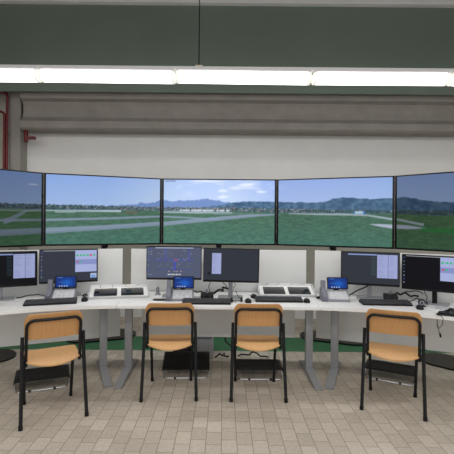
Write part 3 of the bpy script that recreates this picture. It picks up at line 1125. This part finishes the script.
# papers
t = thing('paper_stack', 'small stack of white papers beside the phone on the middle desk', 'papers', (-0.215, 4.02, TZ), R(4))
for i in range(3):
    MB().box((0.004 * i, -0.003 * i, 0.003 + 0.006 * i), (0.15, 0.10, 0.0055), 0.001, RZ(3 * i - 3)).build('sheet', M['paper'], t)
tag(MB().box((0, 0, 0.004), (0.17, 0.11, 0.007), 0.002, RZ(-25)).build('notebook', M['lightgrey'], loc=(2.00, 3.55, TZ + 0.0005)),
    'pale grey notebook lying below the far right monitor', 'notebook')
tag(MB().box((0, 0, 0.005), (0.11, 0.075, 0.009), 0.002, RZ(-8)).build('note_pad', M['paper'], loc=(1.79, 3.86, TZ + 0.0005)),
    'white note pad among the cables behind the right intercom box', 'note pad')
t = thing('pen_tray', 'flat black dish left of the phone on the middle desk', 'tray', (-0.545, 3.83, TZ), R(0))
MB().prism(rrect(0.15, 0.055, 0.026, 8), 0.001, 0.010, 0.003).build('dish', M['black'], t)
t = thing('cable_outlet', 'small silver cable outlet on the middle desk below the map monitor', 'outlet', (-0.615, 4.11, TZ), 0)
MB().cyl((0, 0, 0.001), (0, 0, 0.014), 0.032, 0.026, n=20).build('collar', M['silver'], t)
MB().cyl((0, 0, 0.014), (0, 0, 0.062), 0.019, 0.014, n=16).build('stem', M['silver'], t)
MB().cyl((0, 0, 0.062), (0, 0, 0.085), 0.021, 0.008, n=16).build('cap', M['silver'], t)
tag(MB().box((0, 0, 0.011), (0.045, 0.026, 0.02), 0.004, RZ(25)).build('cable_clip', M['black'], loc=(0.985, 3.985, TZ + 0.0005)),
    'tiny black cable clip beside the right desk phone', 'clip')


# ------------------------------------------------------------------ cables
def wavy(p, q, n, amp, seed, lift=0.006, zamp=0.0):
    r_ = random.Random(seed)
    out = []
    for i in range(n + 1):
        s_ = i / n
        e = math.sin(PI * s_)
        out.append((p[0] + (q[0] - p[0]) * s_ + amp * e * (r_.random() - .5) * 2, p[1] + (q[1] - p[1]) * s_ + amp * e * (r_.random() - .5) * 2,
                    p[2] + (q[2] - p[2]) * s_ + zamp * e * r_.random() + 0.0))
    # smooth (Catmull-Rom)
    pts = [Vector(v) for v in out]
    sm = []
    for i in range(len(pts) - 1):
        p0_, p1_, p2_, p3_ = pts[max(i - 1, 0)], pts[i], pts[i + 1], pts[min(i + 2, len(pts) - 1)]
        for k in range(6):
            u = k / 6
            sm.append(0.5 * ((2 * p1_) + (-p0_ + p2_) * u + (2 * p0_ - 5 * p1_ + 4 * p2_ - p3_) * u * u + (-p0_ + 3 * p1_ - 3 * p2_ + p3_) * u ** 3))
    sm.append(pts[-1])
    return sm


def cable(label, p, q, amp, seed, r_=0.004, zamp=0.0, n=7, name='cable'):
    o = MB().tube(wavy(p, q, n, amp, seed, zamp=zamp), r_, 6).build(name, M['black'])
    return tag(o, label, 'cable', 'black cables')


z = TZ + 0.006
cable('black cable looping on the desk under the far left monitor', (-1.93, 3.86, z), (-1.68, 3.96, z), 0.02, 3, .005, .03)
cable('black cable lying right of the left desk phone', (-1.33, 3.97, z), (-1.275, 3.90, z), 0.02, 5, .004, .02)
cable('black cable bundle right of the left desk phone, behind the mouse', (-1.35, 4.05, z), (-1.285, 3.99, z), 0.02, 9, .005, .03)
cable('black cable lying on the papers of the middle desk', (-0.30, 4.085, z + .024), (-0.14, 4.10, z + .024), 0.02, 12, .006, .02)
cable('black cable hanging behind the note monitor on its left side', (-0.09, 4.06, z + .21), (-0.09, 4.11, z), 0.012, 14, .004)
cable('thick black cable bundle between intercom box and note monitor foot', (-0.05, 4.12, z + .01), (0.10, 4.10, z + .06), 0.03, 15, .010, .04)
cable('black cable drooping left of the note monitor pillar', (0.03, 4.06, z + .17), (0.085, 4.03, z + .08), 0.01, 16, .004)
cable('black cable drooping right of the note monitor pillar', (0.18, 4.06, z + .18), (0.150, 4.03, z + .08), 0.01, 18, .004)
cable('black cable trailing from the note monitor foot to the mice', (0.165, 3.94, z + .07), (0.22, 3.86, z), 0.015, 19, .003, n=5)
cable('black cable looped left of the pillar of the right listing monitor', (1.27, 4.00, z + .02), (1.44, 3.90, z + .14), 0.012, 20, .007, .0)
cable('black cable running behind the right intercom box to the far monitor', (1.70, 4.055, z + .01), (1.93, 3.90, z + .04), 0.008, 22, .009, .05)
cable('thin black cable tangle under the far right monitor', (1.76, 3.80, z), (1.93, 3.73, z + .01), 0.02, 25, .005, .05)
cable('second thin black cable tangle under the far right monitor, higher up', (1.77, 3.93, z + .05), (1.95, 3.855, z + .07), 0.01, 27, .005, .05)
cable('black cable drooping to the webcam on the right desk', (1.93, 3.80, z + .15), (1.90, 3.68, z), 0.01, 29, .004)
# floor tangle
cable('thick black floor cable right of the computer case', (-0.02, 4.62, 0.30), (0.16, 4.50, 0.012), 0.05, 31, .010, .0)
cable('black floor cable running to the right footrest of the middle desk', (0.22, 4.42, 0.012), (0.55, 4.40, 0.012), 0.04, 33, .008, .05)
cable('black floor cable curling beside the computer case', (-0.03, 4.38, 0.012), (0.12, 4.36, 0.03), 0.03, 35, .009, .05)
cable('black cable slanting across the gap between the middle and right desks', (0.95, 4.36, .72), (0.86, 4.42, .56), 0.004, 37, .004)

# ------------------------------------------------------------------ computer case under the middle desk
t = thing('computer_case', 'grey computer case standing under the middle desk', 'computer', (-0.155, 4.56, 0), R(1))
MB().box((0, 0, 0.205), (0.21, 0.40, 0.39), 0.006).build('case', M['tower'], t)
MB().box((0, -0.203, 0.29), (0.17, 0.008, 0.16), 0.003).build('front_panel', M['handset'], t)
for s in (-1, 1):
    for q in (-0.15, 0.15):
        MB().box((s * 0.08, q, 0.007), (0.03, 0.03, 0.014), 0.003).build('foot', M['black'], t)
t = thing('power_box', 'black power supply box on the floor left of the computer case', 'power box', (-0.385, 4.52, 0), R(-3))
MB().box((0, 0, 0.075), (0.20, 0.24, 0.14), 0.006).build('body', M['black'], t)
MB().box((0.0, -0.122, 0.08), (0.12, 0.006, 0.06), 0.002).build('socket_panel', M['dark'], t)
for s in (-1, 1):
    MB().box((s * 0.07, 0, 0.004), (0.03, 0.18, 0.008), 0.001).build('foot', M['black'], t)
